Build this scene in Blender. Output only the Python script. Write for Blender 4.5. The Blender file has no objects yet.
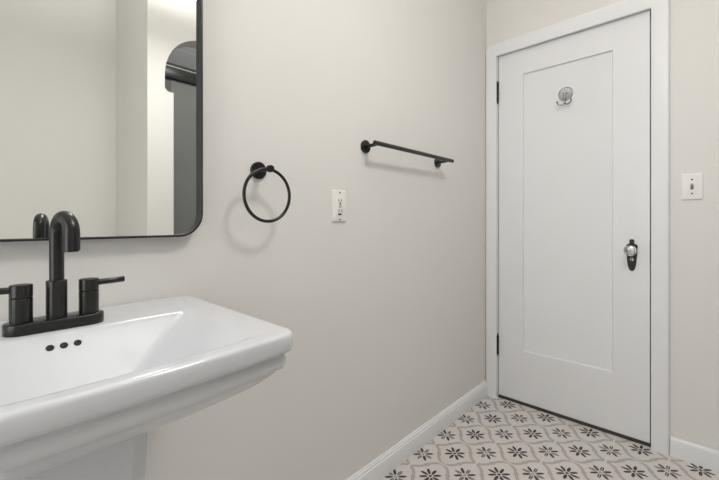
import bpy, bmesh, math
from mathutils import Vector, Matrix
PI = math.pi
scn = bpy.context.scene
COL = scn.collection

# ------------------------------------------------------------------ helpers
def lin(c):
    return tuple(((v/255)/12.92 if v/255 <= .04045 else ((v/255+.055)/1.055)**2.4) for v in c)

def tag(o, label=None, cat=None, group=None, kind=None):
    if label: o['label'] = label
    if cat: o['category'] = cat
    if group: o['group'] = group
    if kind: o['kind'] = kind
    return o

def empty(name, loc, label, cat):
    o = bpy.data.objects.new(name, None)
    o.empty_display_size = .05
    COL.objects.link(o); o.location = loc
    return tag(o, label, cat)

def link(name, bm, m, parent=None, smooth=35, recalc=True):
    if recalc: bmesh.ops.recalc_face_normals(bm, faces=bm.faces[:])
    me = bpy.data.meshes.new(name); bm.to_mesh(me); bm.free()
    if m: me.materials.append(m)
    if smooth:
        for p in me.polygons: p.use_smooth = True
        me.set_sharp_from_angle(angle=math.radians(smooth))
    o = bpy.data.objects.new(name, me); COL.objects.link(o)
    if parent:
        o.parent = parent
        o.location = -Vector(parent_world(parent))
    return o

def parent_world(p):
    v = Vector(p.location)
    while p.parent:
        p = p.parent; v += Vector(p.location)
    return v

def box(bm, lo, hi, bev=0, seg=2):
    r = bmesh.ops.create_cube(bm, size=1)
    vs = r['verts']
    for v in vs:
        v.co = Vector([lo[i] + (v.co[i]+.5)*(hi[i]-lo[i]) for i in range(3)])
    if bev:
        es = list({e for v in vs for e in v.link_edges})
        bmesh.ops.bevel(bm, geom=es, offset=bev, segments=seg, affect='EDGES', profile=.5)
    return bm

def frame_of(d):
    d = Vector(d).normalized()
    up = Vector((0, 0, 1)) if abs(d.z) < .95 else Vector((1, 0, 0))
    a = d.cross(up).normalized(); b = d.cross(a).normalized()
    return a, b, d

def loops(bm, rings, closed=True, cap0=True, cap1=True):
    """bridge a list of point rings (same count)"""
    vr = [[bm.verts.new(p) for p in r] for r in rings]
    n = len(vr[0])
    for i in range(len(vr)-1):
        for k in range(n if closed else n-1):
            k2 = (k+1) % n
            bm.faces.new((vr[i][k], vr[i][k2], vr[i+1][k2], vr[i+1][k]))
    if cap0: bm.faces.new(vr[0][::-1])
    if cap1: bm.faces.new(vr[-1])
    return vr

def lathe(bm, prof, org, axis, seg=40, cap=True, phase=0):
    """prof: list of (radius, height along axis)"""
    a, b, d = frame_of(axis); org = Vector(org)
    rings = []
    for r, h in prof:
        r = max(r, 1e-5)
        rings.append([org + d*h + (a*math.cos(t)+b*math.sin(t))*r for t in [phase+2*PI*k/seg for k in range(seg)]])
    loops(bm, rings, True, cap, cap)
    return bm

def tube(bm, pts, rad, seg=20, closed=False, cap=True):
    pts = [Vector(p) for p in pts]; n = len(pts)
    rads = rad if isinstance(rad, (list, tuple)) else [rad]*n
    rings = []; a = None
    for i in range(n):
        if closed: t = pts[(i+1) % n]-pts[i-1]
        else: t = pts[min(i+1, n-1)]-pts[max(i-1, 0)]
        t.normalize()
        if a is None: a, _, _ = frame_of(t)
        a = (a - t*a.dot(t)).normalized(); b = t.cross(a)
        rings.append([pts[i]+(a*math.cos(2*PI*k/seg)+b*math.sin(2*PI*k/seg))*rads[i] for k in range(seg)])
    if closed:
        vr = loops(bm, rings, True, False, False)
        for k in range(seg):
            k2 = (k+1) % seg
            bm.faces.new((vr[-1][k], vr[-1][k2], vr[0][k2], vr[0][k]))
    else:
        loops(bm, rings, True, cap, cap)
    return bm

# ------------------------------------------------------------------ materials
class N:
    """small expression builder for math nodes"""
    nt = None
    def __init__(s, sock): s.s = sock
    @staticmethod
    def op(o, *a):
        n = N.nt.nodes.new('ShaderNodeMath'); n.operation = o
        for i, v in enumerate(a):
            if isinstance(v, N): N.nt.links.new(v.s, n.inputs[i])
            else: n.inputs[i].default_value = v
        return N(n.outputs[0])
    def __add__(s, o): return N.op('ADD', s, o)
    def __radd__(s, o): return N.op('ADD', o, s)
    def __sub__(s, o): return N.op('SUBTRACT', s, o)
    def __rsub__(s, o): return N.op('SUBTRACT', o, s)
    def __mul__(s, o): return N.op('MULTIPLY', s, o)
    def __rmul__(s, o): return N.op('MULTIPLY', o, s)
    def __truediv__(s, o): return N.op('DIVIDE', s, o)
    def rnd(s): return N.op('ROUND', s)
    def abs(s): return N.op('ABSOLUTE', s)
    def sin(s): return N.op('SINE', s)
    def cos(s): return N.op('COSINE', s)
    def below(s, edge, soft):
        n = N.nt.nodes.new('ShaderNodeMapRange'); n.interpolation_type = 'SMOOTHSTEP'
        N.nt.links.new(s.s, n.inputs['Value'])
        n.inputs['From Min'].default_value = edge-soft; n.inputs['From Max'].default_value = edge+soft
        n.inputs['To Min'].default_value = 1; n.inputs['To Max'].default_value = 0
        return N(n.outputs[0])

def mat(name, rgb, rough=.5, metal=0, spec=.5, noise=0, nscale=8, bump=0, bscale=200, trans=0, ior=1.45, coat=0):
    m = bpy.data.materials.new(name); m.use_nodes = True
    nt = m.node_tree; p = nt.nodes['Principled BSDF']
    c = lin(rgb)
    p.inputs['Base Color'].default_value = (*c, 1)
    p.inputs['Roughness'].default_value = rough; p.inputs['Metallic'].default_value = metal
    p.inputs['Specular IOR Level'].default_value = spec
    p.inputs['Transmission Weight'].default_value = trans; p.inputs['IOR'].default_value = ior
    p.inputs['Coat Weight'].default_value = coat
    tc = nt.nodes.new('ShaderNodeTexCoord')
    if noise:
        nz = nt.nodes.new('ShaderNodeTexNoise'); nz.inputs['Scale'].default_value = nscale
        nz.inputs['Detail'].default_value = 4
        nt.links.new(tc.outputs['Object'], nz.inputs['Vector'])
        mx = nt.nodes.new('ShaderNodeMix'); mx.data_type = 'RGBA'
        mx.inputs[6].default_value = (*[v*(1-noise) for v in c], 1)
        mx.inputs[7].default_value = (*[min(1, v*(1+noise)) for v in c], 1)
        nt.links.new(nz.outputs['Fac'], mx.inputs[0]); nt.links.new(mx.outputs[2], p.inputs['Base Color'])
    if bump:
        bz = nt.nodes.new('ShaderNodeTexNoise'); bz.inputs['Scale'].default_value = bscale
        bz.inputs['Detail'].default_value = 3
        nt.links.new(tc.outputs['Object'], bz.inputs['Vector'])
        b = nt.nodes.new('ShaderNodeBump'); b.inputs['Strength'].default_value = bump
        b.inputs['Distance'].default_value = .002
        nt.links.new(bz.outputs['Fac'], b.inputs['Height']); nt.links.new(b.outputs[0], p.inputs['Normal'])
    return m

M = {}
M['wall'] = mat('cream_wall_paint', (222, 220, 216), .6, spec=.3, noise=.012, nscale=3, bump=.12, bscale=120)
M['ceiling'] = mat('white_ceiling_paint', (238, 236, 232), .8, spec=.2, noise=.01)
M['trim'] = mat('white_trim_paint', (228, 229, 230), .35, spec=.4, noise=.012, nscale=12, bump=.06, bscale=60)
M['door'] = mat('white_door_paint', (226, 227, 228), .35, spec=.4, noise=.012, nscale=5, bump=.06, bscale=60)
M['ceramic'] = mat('white_vitreous_china', (206, 209, 213), .17, spec=.5, noise=.004, coat=.3)
M['black'] = mat('matte_black_metal', (28, 28, 28), .28, metal=.0, spec=.5, noise=.05, nscale=60)
M['bronze'] = mat('oil_rubbed_dark_metal', (34, 31, 27), .3, metal=.35, spec=.5, noise=.15, nscale=90)
M['frame'] = mat('black_mirror_frame', (30, 30, 32), .35, spec=.5, noise=.03, nscale=60)
M['mirror'] = mat('silvered_mirror', (240, 242, 240), .0, metal=1, noise=.002)
M['plate'] = mat('white_cover_plate', (232, 230, 226), .35, spec=.4, noise=.006)
M['slot'] = mat('dark_slot', (30, 29, 28), .6, noise=.05)
M['screw'] = mat('dark_screw', (62, 58, 52), .4, metal=.6, noise=.1, nscale=300)
M['toggle'] = mat('worn_toggle', (150, 147, 140), .4, noise=.03, nscale=200)
M['chrome'] = mat('chrome', (205, 206, 208), .12, metal=1, noise=.01)
M['chrome_dark'] = mat('tarnished_chrome', (140, 141, 143), .22, metal=1, noise=.04, nscale=120)
M['cup'] = mat('clear_grey_plastic', (200, 202, 202), .15, trans=.2, noise=.02, nscale=80)
M['antique'] = mat('antique_dark_bronze', (58, 54, 48), .42, metal=.7, noise=.25, nscale=160, bump=.4, bscale=400)
M['glass'] = mat('crystal_glass', (206, 208, 206), .03, trans=.85, ior=1.5, noise=.005)
M['threshold'] = mat('dark_threshold', (66, 60, 54), .6, noise=.15, nscale=30)
M['tile_grey'] = None
M['lamp'] = None

def emit(name, rgb, strength):
    m = bpy.data.materials.new(name); m.use_nodes = True
    p = m.node_tree.nodes['Principled BSDF']
    p.inputs['Base Color'].default_value = (.8, .8, .8, 1)
    p.inputs['Emission Color'].default_value = (*rgb, 1); p.inputs['Emission Strength'].default_value = strength
    return m

def floor_mat():
    m = bpy.data.materials.new('patterned_encaustic_tile'); m.use_nodes = True
    nt = m.node_tree; N.nt = nt; p = nt.nodes['Principled BSDF']
    tc = nt.nodes.new('ShaderNodeTexCoord'); sp = nt.nodes.new('ShaderNodeSeparateXYZ')
    nt.links.new(tc.outputs['Object'], sp.inputs[0])
    T = .2
    a = (N(sp.outputs[0]) - .1463)/T; b = (N(sp.outputs[1]) - 2.0903)/T
    P = a+b; Q = a-b
    dp = P-P.rnd(); dq = Q-Q.rnd()
    da = (dp+dq)*(.5*T); db = (dp-dq)*(.5*T)
    r = N.op('SQRT', da*da+db*db)
    th = N.op('ARCTAN2', db, da); k = th/(PI/4); dl = (k-k.rnd())*(PI/4)
    al = r*dl.cos(); ac = r*dl.sin()
    # tapered petals: slender at the tip, full towards the middle
    e = N.op('SQRT', ((al-.0280)/.0175)*((al-.0280)/.0175) + (ac/.0062)*(ac/.0062))
    petal = e.below(1, .10)
    dot = r.below(.0065, .0008)
    ink = N.op('MAXIMUM', petal, dot)
    # meandering bands between the star cells
    A = .055
    f1 = P-.5+A*((Q)*(2*PI)).sin(); f1 = (f1-f1.rnd()).abs()
    f2 = Q-.5+A*((P)*(2*PI)).sin(); f2 = (f2-f2.rnd()).abs()
    fm = N.op('MINIMUM', f1, f2)
    band = fm.below(.046, .010)
    core = fm.below(.017, .006)
    # little bead half-way along each band
    mid = N.op('MAXIMUM', (dp.abs()-.5).abs(), dq.abs()); mid2 = N.op('MAXIMUM', (dq.abs()-.5).abs(), dp.abs())
    bead = N.op('MINIMUM', mid, mid2).below(.062, .012)
    band = N.op('MAXIMUM', band, bead)
    # grout
    g1 = (a-.5); g1 = (g1-g1.rnd()).abs(); g2 = (b-.5); g2 = (g2-g2.rnd()).abs()
    gd = N.op('MINIMUM', g1, g2)
    grout = gd.below(.0052, .0014); band = band*(1-gd.below(.020, .004))
    nz = nt.nodes.new('ShaderNodeTexNoise'); nz.inputs['Scale'].default_value = 9; nz.inputs['Detail'].default_value = 5
    nt.links.new(tc.outputs['Object'], nz.inputs['Vector'])
    n2 = nt.nodes.new('ShaderNodeTexNoise'); n2.inputs['Scale'].default_value = 260; n2.inputs['Detail'].default_value = 2
    nt.links.new(tc.outputs['Object'], n2.inputs['Vector'])
    def mix(fac, A_, B_):
        x = nt.nodes.new('ShaderNodeMix'); x.data_type = 'RGBA'
        nt.links.new(fac.s if isinstance(fac, N) else fac, x.inputs[0])
        for i, v in ((6, A_), (7, B_)):
            if isinstance(v, tuple): x.inputs[i].default_value = (*lin(v), 1)
            else: nt.links.new(v, x.inputs[i])
        return x.outputs[2]
    base = mix(nz.outputs['Fac'], (203, 198, 194), (216, 211, 207))
    c = mix(band*.72, base, (146, 138, 133))
    c = mix(core*band*.8, c, (186, 178, 173))
    c = mix(ink*(.86+N(n2.outputs['Fac'])*.22), c, (34, 27, 25))
    c = mix(grout*.95, c, (222, 217, 211))
    nt.links.new(c, p.inputs['Base Color'])
    p.inputs['Roughness'].default_value = .5; p.inputs['Specular IOR Level'].default_value = .35
    bm_ = nt.nodes.new('ShaderNodeBump'); bm_.inputs['Strength'].default_value = .3; bm_.inputs['Distance'].default_value = .001
    inv = 1-grout
    nt.links.new(inv.s, bm_.inputs['Height']); nt.links.new(bm_.outputs[0], p.inputs['Normal'])
    return m

def grey_tile():
    m = bpy.data.materials.new('grey_alcove_tile'); m.use_nodes = True
    nt = m.node_tree; p = nt.nodes['Principled BSDF']
    tc = nt.nodes.new('ShaderNodeTexCoord'); mp = nt.nodes.new('ShaderNodeMapping')
    mp.inputs['Rotation'].default_value = (PI/2, 0, PI/2)
    br = nt.nodes.new('ShaderNodeTexBrick'); br.inputs['Scale'].default_value = 2.2
    br.inputs['Color1'].default_value = (*lin((176, 178, 180)), 1); br.inputs['Color2'].default_value = (*lin((168, 170, 173)), 1)
    br.inputs['Mortar'].default_value = (*lin((196, 196, 196)), 1); br.inputs['Mortar Size'].default_value = .008
    nt.links.new(tc.outputs['Object'], mp.inputs[0]); nt.links.new(mp.outputs[0], br.inputs['Vector'])
    nt.links.new(br.outputs[0], p.inputs['Base Color']); p.inputs['Roughness'].default_value = .25
    return m
M['tile'] = floor_mat()
M['tile_grey'] = grey_tile()
M['lamp'] = emit('lit_opal_glass', (1, .93, .84), 4)
M['globe'] = emit('lit_opal_globe', (1, .975, .945), 2)

# ------------------------------------------------------------------ room shell
YB = 2.14          # back wall plane
W = 1.70           # right wall plane
YF = -1.6          # wall behind the camera
ZC = 3.1
TH = .12
def struct(name, bm, m, label=None, smooth=0):
    o = link(name, bm, m, None, smooth); tag(o, label, None, None, 'structure'); return o

bm = bmesh.new(); box(bm, (-TH, YF-TH, -.06), (3.2, YB+.5, 0)); struct('floor', bm, M['tile'], 'patterned cement tile floor with dark stars')
bm = bmesh.new(); box(bm, (-TH, YF-TH, ZC), (3.2, YB+.5, ZC+.06)); struct('ceiling', bm, M['ceiling'])
bm = bmesh.new(); box(bm, (-TH, YF-TH, 0), (0, YB+TH, ZC)); struct('wall_left', bm, M['wall'], 'cream painted side wall carrying the mirror')
DX0, DX1, DZ = .0705, .7795, 2.0045     # door opening
bm = bmesh.new()
box(bm, (0, YB, 0), (DX0, YB+TH, ZC)); box(bm, (DX1, YB, 0), (W+TH, YB+TH, ZC)); box(bm, (DX0, YB, DZ), (DX1, YB+TH, ZC))
struct('wall_back', bm, M['wall'], 'cream painted wall around the white door')
bm = bmesh.new(); box(bm, (0, YF-TH, 0), (3.2, YF, ZC)); struct('wall_front', bm, M['wall'])

# right wall: a deep recess near the front, then a block pierced by the arched shower opening
YJ = (W+.965)*.3004          # jog corner
XJ = YJ/.2354-.965           # far side of the recess
JL = (W+.965)*.3607          # opening jamb
AL = (W+.965)*.3400          # wider arch shoulder
YR = 1.98                    # far jamb
KZ_ = (W+.965)/2.565
def hz_(z): return 1.034+(z-1.034)*KZ_
def rounded_opening():
    zs, rx, rz = hz_(1.985), .27, hz_(2.275)-hz_(1.985)
    pts = [(JL, 0), (JL, hz_(1.875)), (AL+.02, hz_(1.875)), (AL, hz_(1.895)), (AL, zs)]
    for k in range(1, 17):
        t = PI-k/16*PI/2
        pts.append((AL+rx+rx*math.cos(t), zs+rz*math.sin(t)))
    for k in range(0, 17):
        t = PI/2-k/16*PI/2
        pts.append((YR-rx+rx*math.cos(t), zs+rz*math.sin(t)))
    pts.append((YR, 0))
    return pts
bm = bmesh.new()
op = rounded_opening()
outer = [(YJ, 0)] + [(YJ, ZC)] + [(YB, ZC)] + [(YB, 0)]
poly = [(YJ, 0), (YJ, ZC), (YB, ZC), (YB, 0)] + op[::-1]
f = bm.faces.new([bm.verts.new((W, y, z)) for y, z in poly])
ex = bmesh.ops.extrude_face_region(bm, geom=[f])
for v in [g for g in ex['geom'] if isinstance(g, bmesh.types.BMVert)]: v.co.x += .14
bmesh.ops.triangulate(bm, faces=[f_ for f_ in bm.faces if len(f_.verts) > 4])
struct('wall_right', bm, M['wall'])
bm = bmesh.new()
box(bm, (XJ, YF-TH, 0), (XJ+TH, YJ, ZC)); box(bm, (W+.14, YJ, 0), (XJ+TH, YJ+TH, ZC))
struct('wall_recess', bm, M['wall'])
# tiled shower alcove
bm = bmesh.new()
box(bm, (2.6, YJ+TH, 0), (2.68, YB+TH, ZC)); box(bm, (W+.14, YB-.02, 0), (2.6, YB+TH, ZC)); box(bm, (XJ+TH, YJ, 0), (2.68, YJ+TH, ZC))
struct('wall_alcove', bm, M['tile_grey'])

# door casing (mitred, eased outer edge)
CI0, CI1, CZ = .0675, .7805, 2.002
inner = [(CI0, 0), (CI0, CZ), (CI0, CZ), (CI1, CZ), (CI1, 0)]
outer = [(.0005, 0), (.0005, 2.047), (.026, 2.080), (.8455, 2.080), (.8455, 0)]
prof = [(0, 0), (0, .0165), (.04, .019), (.10, .020), (.78, .020), (.90, .0185), (.96, .0155), (1, .010), (1, 0)]
bm = bmesh.new()
rings = []
for (ix, iz), (ox, oz) in zip(inner, outer):
    rings.append([(ix+(ox-ix)*t, YB-d, iz+(oz-iz)*t) for t, d in prof])
loops(bm, rings)
bmesh.ops.remove_doubles(bm, verts=bm.verts[:], dist=1e-5)
struct('trim_1', bm, M['trim'], 'white painted door casing', 30)
# door stop and jamb behind the slab
bm = bmesh.new()
box(bm, (DX0, YB+.042, 0), (DX0+.012, YB+TH, DZ)); box(bm, (DX1-.012, YB+.042, 0), (DX1, YB+TH, DZ)); box(bm, (DX0+.012, YB+.042, DZ-.012), (DX1-.012, YB+TH, DZ))
struct('trim_2', bm, M['trim'], 'white door stop inside the frame')

def baseboard(name, p0, p1, nrm, label, plain=False):
    """profile swept along p0->p1, nrm points into the room"""
    pr = [(0, 0), (.0150, 0), (.0150, .064), (.0142, .067), (.0112, .069), (.0105, .0715), (.0110, .0740), (.0100, .0770), (.0065, .0800), (.0055, .0820), (.0045, .0850), (.001, .0862), (0, .0862)]
    if plain: pr = [(0, 0), (.0150, 0), (.0150, .070), (.0140, .0745), (.0115, .0780), (.0070, .0800), (0, .0806)]
    bm = bmesh.new(); n = Vector(nrm)
    loops(bm, [[Vector(p)+n*d+Vector((0, 0, z)) for d, z in pr] for p in (p0, p1)])
    return struct(name, bm, M['trim'], label, 25)
baseboard('baseboard_left', (0, YF, 0), (0, YB-.0202, 0), (1, 0, 0), 'white moulded baseboard under the towel bar')
baseboard('baseboard_back', (.847, YB, 0), (W, YB, 0), (0, -1, 0), 'white rounded baseboard right of the door', True)

bm = bmesh.new(); box(bm, (DX0+.0005, YB+.003, .0002), (DX1-.0005, YB+TH, .0165), .002, 2)  # dark brown strip filling the gap below the slab
struct('trim_3', bm, M['threshold'], 'dark threshold strip under the door', 30)

# ------------------------------------------------------------------ door
SX0, SX1, SZ0, SZ1 = .0745, .7755, .0195, 2.0010
PX0, PX1, PZ0, PZ1 = .2120, .6345, .3050, 1.8650
def rect(x0, x1, z0, z1, y): return [(x0, y, z0), (x1, y, z0), (x1, y, z1), (x0, y, z1)]
bm = bmesh.new()
loops(bm, [rect(SX0, SX1, SZ0, SZ1, YB+.036), rect(SX0, SX1, SZ0, SZ1, YB+.0015), rect(SX0+.0015, SX1-.0015, SZ0+.0015, SZ1-.0015, YB),
           rect(PX0, PX1, PZ0, PZ1, YB), rect(PX0+.001, PX1-.001, PZ0+.001, PZ1-.001, YB+.001),
           rect(PX0+.0035, PX1-.0035, PZ0+.0035, PZ1-.0035, YB+.0085), rect(PX0+.006, PX1-.006, PZ0+.006, PZ1-.006, YB+.0090)])
door = link('door_1', bm, M['door'], None, 25)
tag(door, 'white painted single panel door', None, None, 'structure')

def hinge(z0, z1):
    bm = bmesh.new(); cx, cy = .0718, YB-.0075; L = z1-z0
    pr = [(.0005, 0), (.0045, .003), (.0050, .007), (.0032, .011), (.0068, .0125)]
    nk = 5; a0 = .0125; a1 = L-.0125
    for k in range(nk):
        s = a0+(a1-a0)*k/nk; e = a0+(a1-a0)*(k+1)/nk
        pr += [(.0068, s+.0006), (.0068, e-.0006), (.0058, e-.0003), (.0058, e)]
    pr += [(.0068, a1), (.0032, L-.011), (.0050, L-.007), (.0045, L-.003), (.0005, L)]
    lathe(bm, pr, (cx, cy, z0), (0, 0, 1), 20)
    h = link('hinge', bm, M['bronze'], door, 40)
    bm = bmesh.new(); box(bm, (cx+.0008, YB-.002, z0+.014), (SX0+.0006, YB+.018, z1-.014))
    link('hinge_leaf', bm, M['bronze'], h, 0)
    return h
hinge(1.724, 1.858); hinge(.247, .377)

# escutcheon plate, keyhole and crystal knob
PXC, PZT, PZB = .7085, .9515, .8010
H = PZT-PZB
out = [(0, .0), (.10, .004), (.17, .02), (.21, .05), (.22, .085), (.19, .118), (.22, .14), (.34, .155), (.45, .18), (.50, .215), (.485, .26), (.46, .30), (.47, .40), (.46, .48), (.42, .56), (.40, .66), (.37, .76), (.32, .86), (.24, .94), (.13, .985), (0, 1.0)]
wd = .045
half = [(u*wd, PZT-v*H) for u, v in out]
pl = half + [(-u, z) for u, z in half[-2:0:-1]]
def plate_ring(s, y):
    zc = (PZT+PZB)/2
    return [(PXC+u*s, y, zc+(z-zc)*(1-(1-s)*.35)) for u, z in pl]
bm = bmesh.new()
loops(bm, [plate_ring(1, YB), plate_ring(1, YB-.0015), plate_ring(.94, YB-.0032), plate_ring(.84, YB-.0034), plate_ring(.78, YB-.0024), plate_ring(.70, YB-.0026)])
esc = link('escutcheon_plate', bm, M['antique'], door, 40)
bm = bmesh.new()
lathe(bm, [(.0001, 0), (.0062, 0), (.0068, .001), (.0062, .0022), (.0001, .0024)], (PXC, YB-.0026, .8555), (0, -1, 0), 24)
kh = link('keyhole_rim', bm, M['chrome_dark'], esc, 40)
bm = bmesh.new()
lathe(bm, [(.0001, 0), (.0032, 0), (.0032, .0006), (.0001, .0006)], (PXC, YB-.0047, .8575), (0, -1, 0), 16)
box(bm, (PXC-.0014, YB-.0053, .8480), (PXC+.0014, YB-.0045, .8570))
link('keyhole', bm, M['slot'], esc, 0)
KZ = .9000
bm = bmesh.new()
lathe(bm, [(.0001, 0), (.0150, 0), (.0160, .003), (.0140, .006), (.0105, .009), (.0098, .020), (.0125, .024), (.0170, .026), (.0180, .029), (.0150, .031), (.0001, .031)], (PXC, YB-.002, KZ), (0, -1, 0), 32)
shank = link('knob_shank', bm, M['antique'], door, 40)
bm = bmesh.new()
lathe(bm, [(.0001, 0), (.0150, 0), (.0215, .005), (.0258, .013), (.0255, .018), (.0205, .0255), (.0150, .028), (.0001, .0285)], (PXC, YB-.033, KZ), (0, -1, 0), 12)
kn = link('door_knob', bm, M['glass'], door, 10); tag(kn, 'faceted clear glass knob')
bm = bmesh.new()
lathe(bm, [(.0001, 0), (.0130, 0), (.0130, .001), (.0001, .0045)], (PXC, YB-.0335, KZ), (0, -1, 0), 24)
link('knob_foil', bm, M['chrome'], kn, 40)
# worn strike plate edge in the right reveal
bm = bmesh.new()
box(bm, (DX1+.0002, YB-.0155, .845), (CI1+.0006, YB-.002, .935))
link('strike_plate', bm, M['antique'], door, 0)

# ------------------------------------------------------------------ double hook stuck on the door panel
hk = empty('wall_hook', (.4265, YB+.009, 1.702), 'round clear suction hook with two chrome prongs stuck on the white door', 'hook')
hx, hy, hz = hk.location
bm = bmesh.new()
lathe(bm, [(.0001, 0), (.0350, .0), (.0352, .0014), (.0300, .0035), (.0230, .0075), (.0180, .0115), (.0135, .0135), (.0001, .0138)], (hx, hy, hz), (0, -1, 0), 48)
link('suction_cup', bm, M['cup'], hk, 40)
bm = bmesh.new()
ring = [(hx+.0335*math.cos(t), hy-.0024, hz+.0335*math.sin(t)) for t in [2*PI*k/48 for k in range(48)]]
tube(bm, ring, .0021, 10, True)
link('rim', bm, M['chrome_dark'], hk)
bm = bmesh.new()
lathe(bm, [(.0001, .0), (.0125, .0), (.0135, .003), (.0105, .008), (.0060, .0105), (.0062, .015), (.0040, .0185), (.0001, .019)], (hx, hy-.0125, hz+.002), (0, -1, 0), 32)
link('cap', bm, M['chrome'], hk)
bm = bmesh.new()
tube(bm, [(hx, hy-.018, hz), (hx, hy-.019, hz-.018), (hx, hy-.019, hz-.040), (hx, hy-.020, hz-.052)], [.0045, .0042, .0042, .0036], 14)
link('stem', bm, M['chrome_dark'], hk)
for s in (-1, 1):
    bm = bmesh.new()
    pts = []
    for k in range(15):
        t = k/14
        ang = PI*1.05*t
        pts.append((hx+s*(.0165*(1-math.cos(ang))), hy-.020-.014*t, hz-.049-.0135*math.sin(ang)+.004*t))
    tube(bm, pts, .0036, 12)
    lathe(bm, [(.0001, -.0045), (.0035, -.003), (.0046, 0), (.0035, .003), (.0001, .0045)], pts[-1], (0, 0, 1), 14)
    link('prong', bm, M['chrome_dark'], hk)

# ------------------------------------------------------------------ light switch
sw = empty('light_switch', (.9185, YB, 1.1845), 'single toggle light switch with cream plate right of the door', 'light switch')
sx, sy, sz = sw.location
def plate_mesh(c, ax, w, h, th, inset=.004):
    """bevelled wall plate. ax: 0 = on the left wall (normal +x), 1 = on the back wall (normal -y)"""
    bm = bmesh.new()
    def rr(s, d):
        pts = []
        r = .004
        for cx, cz, a0 in ((1, -1, -PI/2), (1, 1, 0), (-1, 1, PI/2), (-1, -1, PI)):
            for k in range(5):
                t = a0+k/4*PI/2
                u = cx*(w/2-s-r)+r*math.cos(t); z = cz*(h/2-s-r)+r*math.sin(t)
                pts.append((c[0]+d, c[1]+u, c[2]+z) if ax == 0 else (c[0]+u, c[1]-d, c[2]+z))
        return pts
    loops(bm, [rr(0, 0), rr(0, th*.45), rr(inset*.35, th*.85), rr(inset, th)])
    return bm
link('cover_plate', plate_mesh(sw.location, 1, 0.070, .112, .0055), M['plate'], sw, 30)
bm = bmesh.new(); box(bm, (sx-.0048, sy-.0060, sz-.0118), (sx+.0048, sy-.0050, sz+.0118)); link('toggle_slot', bm, M['slot'], sw, 0)
bm = bmesh.new()
loops(bm, [[(sx-.0046, sy-.0055, sz-.009), (sx+.0046, sy-.0055, sz-.009), (sx+.0046, sy-.0055, sz+.009), (sx-.0046, sy-.0055, sz+.009)],
           [(sx-.0036, sy-.0190, sz+.0030), (sx+.0036, sy-.0190, sz+.0030), (sx+.0036, sy-.0170, sz+.0120), (sx-.0036, sy-.0170, sz+.0120)]])
link('toggle', bm, M['toggle'], sw, 0)
def screw(c, d, parent):
    bm = bmesh.new(); lathe(bm, [(.0001, 0), (.0034, 0), (.0032, .0008), (.0001, .0014)], c, d, 18)
    link('screw', bm, M['slot'], parent)
for s in (-1, 1): screw((sx, sy-.0054, sz+s*.0302), (0, -1, 0), sw)

# ------------------------------------------------------------------ duplex outlet on the left wall
ou = empty('power_outlet', (0, .9165, 1.0895), 'white power outlet plate on the wall below the black towel bar', 'outlet')
ox, oy, oz = ou.location
link('cover_plate', plate_mesh(ou.location, 0, .0665, .1125, .0065), M['plate'], ou, 30)
bm = bmesh.new(); box(bm, (.0060, oy-.0165, oz-.0335), (.0082, oy+.0165, oz+.0335), .0008, 2)
rc = link('receptacle', bm, M['plate'], ou, 30)
def slot(y0, y1, z0, z1):
    bm = bmesh.new(); box(bm, (.0080, y0, z0), (.0086, y1, z1)); link('slot', bm, M['slot'], rc, 0)
for zc in (.020, -.017):
    slot(oy-.0080, oy-.0052, oz+zc-.0052, oz+zc+.0052)
    slot(oy+.0052, oy+.0078, oz+zc-.0042, oz+zc+.0042)
for nm, zc, m_, w_ in (('test_button', .0035, 'toggle', .006), ('reset_button', -.0035, 'toggle', .006)):
    bm = bmesh.new(); box(bm, (.0080, oy-w_, oz+zc-.0022), (.0090, oy+w_, oz+zc+.0022), .0004, 1); link(nm, bm, M[m_], rc, 0)
bm = bmesh.new(); lathe(bm, [(.0001, 0), (.0036, 0), (.0036, .0006), (.0001, .0006)], (.0080, oy, oz+.0100), (1, 0, 0), 14); link('ground_hole', bm, M['slot'], rc, 0)
bm = bmesh.new(); box(bm, (.0080, oy-.0105, oz-.0320), (.0087, oy+.0050, oz-.0265)); link('ground_slot', bm, M['slot'], rc, 0)
for s in (-1, 1): screw((.0064, oy, oz+s*.0485), (1, 0, 0), ou)

# ------------------------------------------------------------------ towel ring
tr = empty('towel_ring', (0, .588, 1.184), 'round black towel ring on the wall beside the mirror', 'towel ring')
bm = bmesh.new(); lathe(bm, [(.0001, 0), (.0248, 0), (.0252, .002), (.0252, .0075), (.0240, .0090), (.0001, .0092)], tr.location, (1, 0, 0), 40)
link('wall_rose', bm, M['black'], tr)
bm = bmesh.new(); tube(bm, [(.008, .588, 1.184), (.03, .588, 1.1838), (.058, .588, 1.1835)], .0068, 18)
lathe(bm, [(.0068, 0), (.0098, .001), (.0102, .004), (.0102, .013), (.0092, .0150), (.0001, .0155)], (.0575, .588, 1.1835), (1, 0, 0), 24)
link('post', bm, M['black'], tr)
bm = bmesh.new()
RC = (.0655, .580, 1.1080); RR = .0735
tube(bm, [(RC[0], RC[1]+RR*math.sin(t), RC[2]+RR*math.cos(t)) for t in [2*PI*k/80 for k in range(80)]], .0046, 16, True)
link('ring', bm, M['black'], tr)

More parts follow.
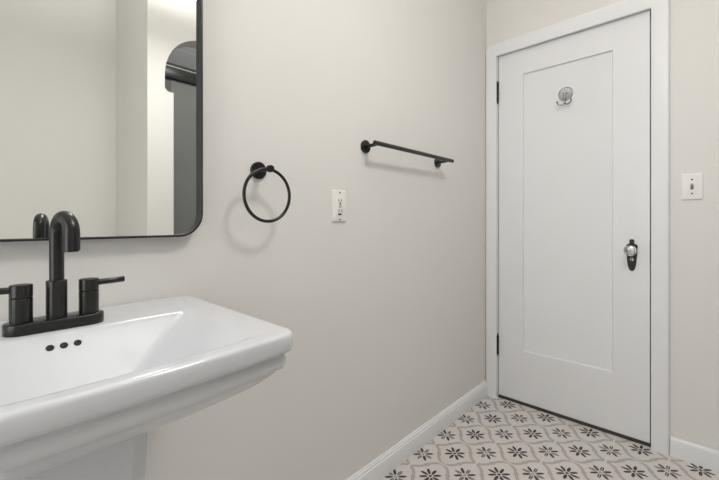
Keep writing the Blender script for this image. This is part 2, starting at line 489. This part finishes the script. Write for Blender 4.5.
# ------------------------------------------------------------------ towel bar
tb = empty('towel_bar', (0, 1.322, 1.3235), 'slim black towel bar on the wall beside the door', 'towel bar')
for y in (1.056, 1.581):
    bm = bmesh.new(); lathe(bm, [(.0001, 0), (.0243, 0), (.0248, .002), (.0248, .0075), (.0236, .0090), (.0001, .0092)], (0, y, 1.3235), (1, 0, 0), 40)
    link('wall_rose', bm, M['black'], tb)
    bm = bmesh.new(); tube(bm, [(.008, y, 1.3235), (.03, y, 1.3240), (.066, y, 1.3260)], .0068, 18)
    link('post', bm, M['black'], tb)
bm = bmesh.new()
lathe(bm, [(.0001, 0), (.0072, .0004), (.0086, .0016), (.0086, .5784), (.0072, .5796), (.0001, .58)], (.066, 1.036, 1.3275), (0, 1, 0), 22)
link('bar', bm, M['black'], tb)

# ------------------------------------------------------------------ mirror
MY0, MY1, MZ0, MZ1 = -.199, .4125, .9965, 1.905
FD = .030; MR = .014
mi = empty('wall_mirror', (0, (MY0+MY1)/2, MZ0), 'large rounded rectangle wall mirror in thin black frame above the sink', 'mirror')
def rrect(x, ins, r, n=14):
    y0, y1, z0, z1 = MY0+ins, MY1-ins, MZ0+ins, MZ1-ins; r = max(r-ins, .004)
    pts = []
    for cy, cz, a0 in ((y1-r, z0+r, -PI/2), (y1-r, z1-r, 0), (y0+r, z1-r, PI/2), (y0+r, z0+r, PI)):
        for k in range(n+1):
            t = a0+k/n*PI/2
            pts.append((x, cy+r*math.cos(t), cz+r*math.sin(t)))
    return pts
FR = .058
bm = bmesh.new()
vr = loops(bm, [rrect(.004, 0, FR), rrect(FD-.0008, 0, FR), rrect(FD, .0008, FR), rrect(FD, .0037, FR), rrect(FD-.0008, .0045, FR), rrect(.008, .0045, FR), rrect(.004, .0045, FR)], True, False, False)
n = len(vr[0])
for k in range(n):
    k2 = (k+1) % n; bm.faces.new((vr[-1][k], vr[-1][k2], vr[0][k2], vr[0][k]))
link('frame', bm, M['frame'], mi, 40)
bm = bmesh.new(); loops(bm, [rrect(.006, .0047, FR), rrect(MR, .0047, FR)])
link('mirror_glass', bm, M['mirror'], mi, 0)
bm = bmesh.new()
box(bm, (0, MY0+.15, MZ1-.12), (.0055, MY1-.15, MZ1-.09))
link('hanging_rail', bm, M['frame'], mi, 0)

# ------------------------------------------------------------------ pedestal sink
SC = .107; SR = .847
sk = empty('pedestal_sink', (.2, SC, 0), 'white rectangular ceramic pedestal sink under the mirror', 'sink')
def sloop(x0, x1, yh, z, r, bow=0, rb=None, ns=14, nc=7, tilt=0):
    rb = r if rb is None else rb
    P_ = []
    def seg(a, b, n):
        for k in range(n): P_.append((a[0]+(b[0]-a[0])*k/n, a[1]+(b[1]-a[1])*k/n))
    def arc(cx, cy, rad, a0, n):
        for k in range(n): t = a0+PI/2*k/n; P_.append((cx+rad*math.cos(t), cy+rad*math.sin(t)))
    # counter-clockwise seen from above, starting on the front (x1) side
    seg((x1, -yh+r), (x1, yh-r), ns); arc(x1-r, yh-r, r, 0, nc)
    seg((x1-r, yh), (x0+rb, yh), ns); arc(x0+rb, yh-rb, rb, PI/2, nc)
    seg((x0, yh-rb), (x0, -yh+rb), ns); arc(x0+rb, -yh+rb, rb, PI, nc)
    seg((x0+rb, -yh), (x1-r, -yh), ns); arc(x1-r, -yh+r, r, 1.5*PI, nc)
    res = []
    for x, y in P_:
        fx = (x-x0)/max(x1-x0, 1e-6)
        xx = x + bow*(1-(y/yh)**2)*max(0, fx)**2
        res.append((xx, SC+y, z))
    return res
X0, X1, YH, BOW = .0008, .456, .2830, .017
def osl(i, z, r=.026, ib=None, rb=.003):
    ib = min(i, .004) if ib is None else ib
    return sloop(X0+ib, X1-i, YH-i, z, max(r-i*.4, .006), BOW, rb)
rings = []
# underside, from the pedestal up
nU = 12
for k in range(nU):
    t = 1-k/nU                       # 1 at the bottom
    ins = .022+.150*t**1.35; fr = .022+.150*t**1.3
    z = .781-.092*t**.95
    step = .004 if t > .72 else 0
    rings.append(sloop(X0+.004+.085*t**1.5, X1-fr-step, YH-ins-step, z, .022+.03*t, BOW*(1-.5*t), .012+.03*t))
rings += [osl(.0185, 0.7835), osl(.0130, 0.7865), osl(.0100, 0.7930), osl(.0100, 0.8000), osl(.0120, 0.8060), osl(.0130, 0.8085),
          osl(.0115, 0.8110), osl(.0060, 0.8135), osl(.0020, 0.8165), osl(0, 0.8220), osl(.0002, 0.8400), osl(.0010, 0.8430), osl(.0028, 0.8454), osl(.0055, 0.8466), osl(.0090, 0.8470),
          osl(.020, 0.8472)]
# deck to basin
IX0, IX1, IY = .168, .425, .205
def ins_loop(dx0, dx1, dy, z, r, bow=BOW):
    return sloop(IX0+dx0, IX1-dx1, IY-dy, z, r, bow, r)
rings += [ins_loop(-.012, -.008, -.040, 0.8472, .030), ins_loop(-.005, -.003, -.020, 0.8464, .024), ins_loop(.001, .001, -.006, 0.8442, .020), ins_loop(.008, .006, .010, 0.8385, .018),
          ins_loop(.022, .012, .034, 0.8245, .016, BOW*.95), ins_loop(.038, .020, .058, 0.8080, .015, BOW*.85), ins_loop(.062, .036, .090, 0.7840, .014, BOW*.7), ins_loop(.085, .056, .122, 0.7600, .016, BOW*.5),
          ins_loop(.103, .080, .150, 0.7430, .016, BOW*.3), ins_loop(.115, .095, .172, 0.7350, .012, 0), ins_loop(.122, .110, .190, 0.7325, .008, 0)]
bm = bmesh.new(); loops(bm, rings)
basin = link('basin', bm, M['ceramic'], sk, 50)
# pedestal column with canted corners
def oct_(hx, hy, c, z, cx=.205):
    p = [(hx, -hy+c), (hx, hy-c), (hx-c, hy), (-hx+c, hy), (-hx, hy-c), (-hx, -hy+c), (-hx+c, -hy), (hx-c, -hy)]
    return [(cx+a, SC+b, z) for a, b in p]
bm = bmesh.new()
loops(bm, [oct_(.125, .150, .035, 0), oct_(.125, .150, .035, .030), oct_(.118, .143, .033, .040), oct_(.112, .135, .032, .055), oct_(.104, .122, .030, .10), oct_(.096, .108, .030, .20), oct_(.092, .098, .028, .35),
           oct_(.092, .097, .028, .50), oct_(.094, .101, .028, .62), oct_(.098, .105, .028, .715)])
link('pedestal', bm, M['ceramic'], sk, 20)
# overflow holes in the back slope of the basin
sl = Vector((.0707, 0, .0707)).normalized()
for y in (.0925, .1105, .1290):
    bm = bmesh.new()
    c = Vector((.1868, y, .8280)) 
    lathe(bm, [(.0001, -.006), (.0054, -.006), (.0054, .0008), (.0046, .0014), (.0038, .0010), (.0001, .0004)], c, (.0707, 0, .0707), 20)
    h = link('overflow_hole', bm, M['slot'], basin, 40); tag(h, 'small round black overflow hole')

# ------------------------------------------------------------------ faucet
FX, FY, FZ = .130, .1085, SR+.0002
fa = empty('faucet', (FX, FY, FZ), 'black two handle bathroom faucet standing on the white sink', 'faucet')
def stadium(hl, hw, z, n=14):
    pts = []
    for k in range(n+1):
        t = -PI/2+PI*k/n+PI/2; pts.append((FX+hw*math.cos(t), FY+hl-hw+hw*math.sin(t), z))
    for k in range(n+1):
        t = PI+PI*k/n; pts.append((FX+hw*math.cos(t), FY-hl+hw+hw*math.sin(t), z))
    return pts
bm = bmesh.new()
loops(bm, [stadium(.0690, .0245, FZ), stadium(.0695, .0250, FZ+.001), stadium(.0695, .0250, FZ+.0165), stadium(.0687, .0242, FZ+.0180), stadium(.0675, .0230, FZ+.0186)])
link('base_plate', bm, M['black'], fa, 40)
ZT = FZ+.0184
for s in (-1, 1):
    y = FY+s*.0465
    bm = bmesh.new()
    lathe(bm, [(.0001, 0), (.0153, 0), (.0153, .0405), (.0146, .0412), (.0001, .0412)], (FX, y, ZT), (0, 0, 1), 40)
    hb = link('handle_body', bm, M['black'], fa, 40)
    bm = bmesh.new()
    lathe(bm, [(.0001, .0008), (.0146, .0008), (.0153, .0016), (.0153, .0200), (.0146, .0212), (.0130, .0216), (.0001, .0220)], (FX, y, ZT+.0412), (0, 0, 1), 40)
    hc = link('handle', bm, M['black'], fa, 40)
    bm = bmesh.new()
    tube(bm, [(FX, y+s*.014, ZT+.0545), (FX, y+s*.03, ZT+.0550), (FX, y+s*.0560, ZT+.0558), (FX, y+s*.0570, ZT+.0558)], [.0056, .0056, .0056, .0048], 18)
    link('lever', bm, M['black'], hc, 40)
bm = bmesh.new()
lathe(bm, [(.0001, 0), (.0150, 0), (.0150, .0640), (.0143, .0650), (.0110, .0652), (.0001, .0652)], (FX, FY, ZT), (0, 0, 1), 40)
link('spout_collar', bm, M['black'], fa, 40)
tx, ty = .185-FX, .1208-FY
reach = math.hypot(tx, ty); ux, uy = tx/reach, ty/reach
R = reach/2; zt = 1.0415-R
pts = [(0, ZT+.060), (0, ZT+.09), (0, zt-.02), (0, zt-.006)]
for k in range(25):
    t = PI-PI*k/24
    pts.append((R+R*math.cos(t), zt+R*math.sin(t)))
pts += [(2*R, zt-.006), (2*R, .990), (2*R, .9855)]
rad = []
for i in range(len(pts)):
    q = i/(len(pts)-1); rad.append(.0106+.0016*max(0, (q-.3)/.7))
bm = bmesh.new()
p3 = [(FX+ux*d, FY+uy*d, z) for d, z in pts]
tube(bm, p3, rad, 28)
sp_ = link('spout', bm, M['black'], fa, 40)
bm = bmesh.new(); lathe(bm, [(.0001, 0), (.0098, 0), (.0104, .0015), (.0104, .004), (.0001, .004)], (p3[-1][0], p3[-1][1], .9830), (0, 0, 1), 24)
link('aerator', bm, M['bronze'], sp_, 40)

# ------------------------------------------------------------------ shower door seen in the mirror
sd = empty('shower_door', (W+.075, (JL+YR)/2, 0), 'glass shower door with black top rail reflected in the mirror', 'shower door')
bm = bmesh.new(); box(bm, (W+.045, AL+.012, hz_(1.985)), (W+.105, YR-.006, hz_(2.085)), .004, 2); link('top_rail', bm, M['black'], sd, 30)
bm = bmesh.new(); box(bm, (W+.0435, AL+.014, hz_(2.058)), (W+.0455, YR-.006, hz_(2.066))); link('rail_trim', bm, M['chrome'], sd, 0)
bm = bmesh.new(); box(bm, (W+.070, JL+.008, .06), (W+.078, YR-.008, hz_(1.985)+.001)); link('glass_panel', bm, M['glass'], sd, 0)
bm = bmesh.new(); box(bm, (W+.045, JL+.006, .0005), (W+.105, YR-.006, .06), .004, 2); link('bottom_rail', bm, M['black'], sd, 30)

# ------------------------------------------------------------------ lamps
LX, LY, LZ = 1.0, .80, 2.36
cl = empty('pendant_lamp', (LX, LY, ZC), 'round pendant lamp with opal glass shade hanging from the ceiling', 'ceiling lamp')
bm = bmesh.new(); lathe(bm, [(.0001, 0), (.06, 0), (.062, .004), (.055, .020), (.012, .026), (.008, .030), (.008, ZC-LZ+.002), (.0001, ZC-LZ+.002)], (LX, LY, ZC), (0, 0, -1), 32); link('stem', bm, M['black'], cl)
bm = bmesh.new(); lathe(bm, [(.0001, 0), (.175, 0), (.178, .004), (.178, .022), (.170, .026), (.0001, .026)], (LX, LY, LZ), (0, 0, -1), 48); link('base_pan', bm, M['black'], cl)
bm = bmesh.new(); lathe(bm, [(.150, .024), (.155, .03), (.150, .045), (.130, .060), (.090, .072), (.045, .078), (.0001, .079)], (LX, LY, LZ), (0, 0, -1), 48); link('glass_shade', bm, M['lamp'], cl)
def area(name, loc, size, power, col, rot=(0, 0, 0), shape='DISK', size_y=None):
    l = bpy.data.lights.new(name, 'AREA'); l.shape = shape; l.size = size
    if size_y: l.size_y = size_y
    l.energy = power; l.color = col
    o = bpy.data.objects.new(name, l); COL.objects.link(o); o.location = loc; o.rotation_euler = rot
    return o
area('pendant_lamp_light', (LX, LY, LZ-.085), .34, 10.5, (1, .985, .965))
area('ceiling_bounce_fill', (LX, LY, LZ+.045), .30, 24, (1, .985, .965), (PI, 0, 0))  # added fill, bounced off the ceiling for flatter light from above
# fill light added behind the camera to even out door and walls
area('rear_fill_light', (.6, YF+.05, 1.25), 1.1, 20, (.98, .985, 1), (PI/2, 0, 0), 'RECTANGLE', 1.8)
area('alcove_fill_light', (2.15, 1.5, ZC-.03), 0.16, 3.0, (1, .98, .95))  # added fill to brighten the alcove in the mirror, no fixture there

# unseen window-like frame, added to go around the rear fill light
bm = bmesh.new()
for lo, hi in (((.0, .27), (.05, 2.23)), ((1.15, .27), (1.20, 2.23)), ((.05, .27), (1.15, .345)), ((.05, 2.155), (1.15, 2.23)), ((.585, .345), (.615, 2.155))):
    box(bm, (lo[0]+.002, YF, lo[1]), (hi[0]+.002, YF+.045, hi[1]))
struct('fill_light_frame', bm, M['trim'], 'white frame added around the fill light opposite the door')
# vanity lamp above the mirror
va = empty('wall_lamp', (0, SC, 2.16), 'black vanity lamp with three opal globes above the mirror', 'wall lamp')
bm = bmesh.new(); box(bm, (0, SC-.28, 2.13), (.022, SC+.28, 2.19), .004, 2); link('back_plate', bm, M['black'], va, 30)
for k in (-1, 0, 1):
    y = SC+k*.2
    bm = bmesh.new(); tube(bm, [(.02, y, 2.16), (.08, y, 2.16), (.105, y, 2.155), (.11, y, 2.13)], .008, 14); arm = link('arm', bm, M['black'], va, 40)
    bm = bmesh.new(); lathe(bm, [(.0001, -.06)] + [(.06*math.cos(t), .06*math.sin(t)) for t in [(-PI/2+PI*j/16) for j in range(1, 16)]] + [(.0001, .06)], (.115, y, 2.075), (0, 0, 1), 32)
    link('globe', bm, M['globe'], arm, 60)
w = bpy.data.worlds.new('world'); scn.world = w; w.use_nodes = True
w.node_tree.nodes['Background'].inputs[0].default_value = (.02, .02, .02, 1)

# ------------------------------------------------------------------ camera
cd = bpy.data.cameras.new('camera'); cam = bpy.data.objects.new('camera', cd); COL.objects.link(cam)
cam.location = (.965, 0, 1.0337); cam.rotation_euler = (PI/2, 0, .7548)
cd.sensor_width = 36; cd.sensor_fit = 'HORIZONTAL'; cd.lens = 369.291/719*36; cd.shift_y = -18.4/719
cd.clip_start = .01
scn.camera = cam
scn.view_settings.view_transform = 'Standard'; scn.view_settings.look = 'None'
scn.view_settings.gamma = 1; scn.view_settings.use_curve_mapping = False
scn.view_settings.exposure = -.02
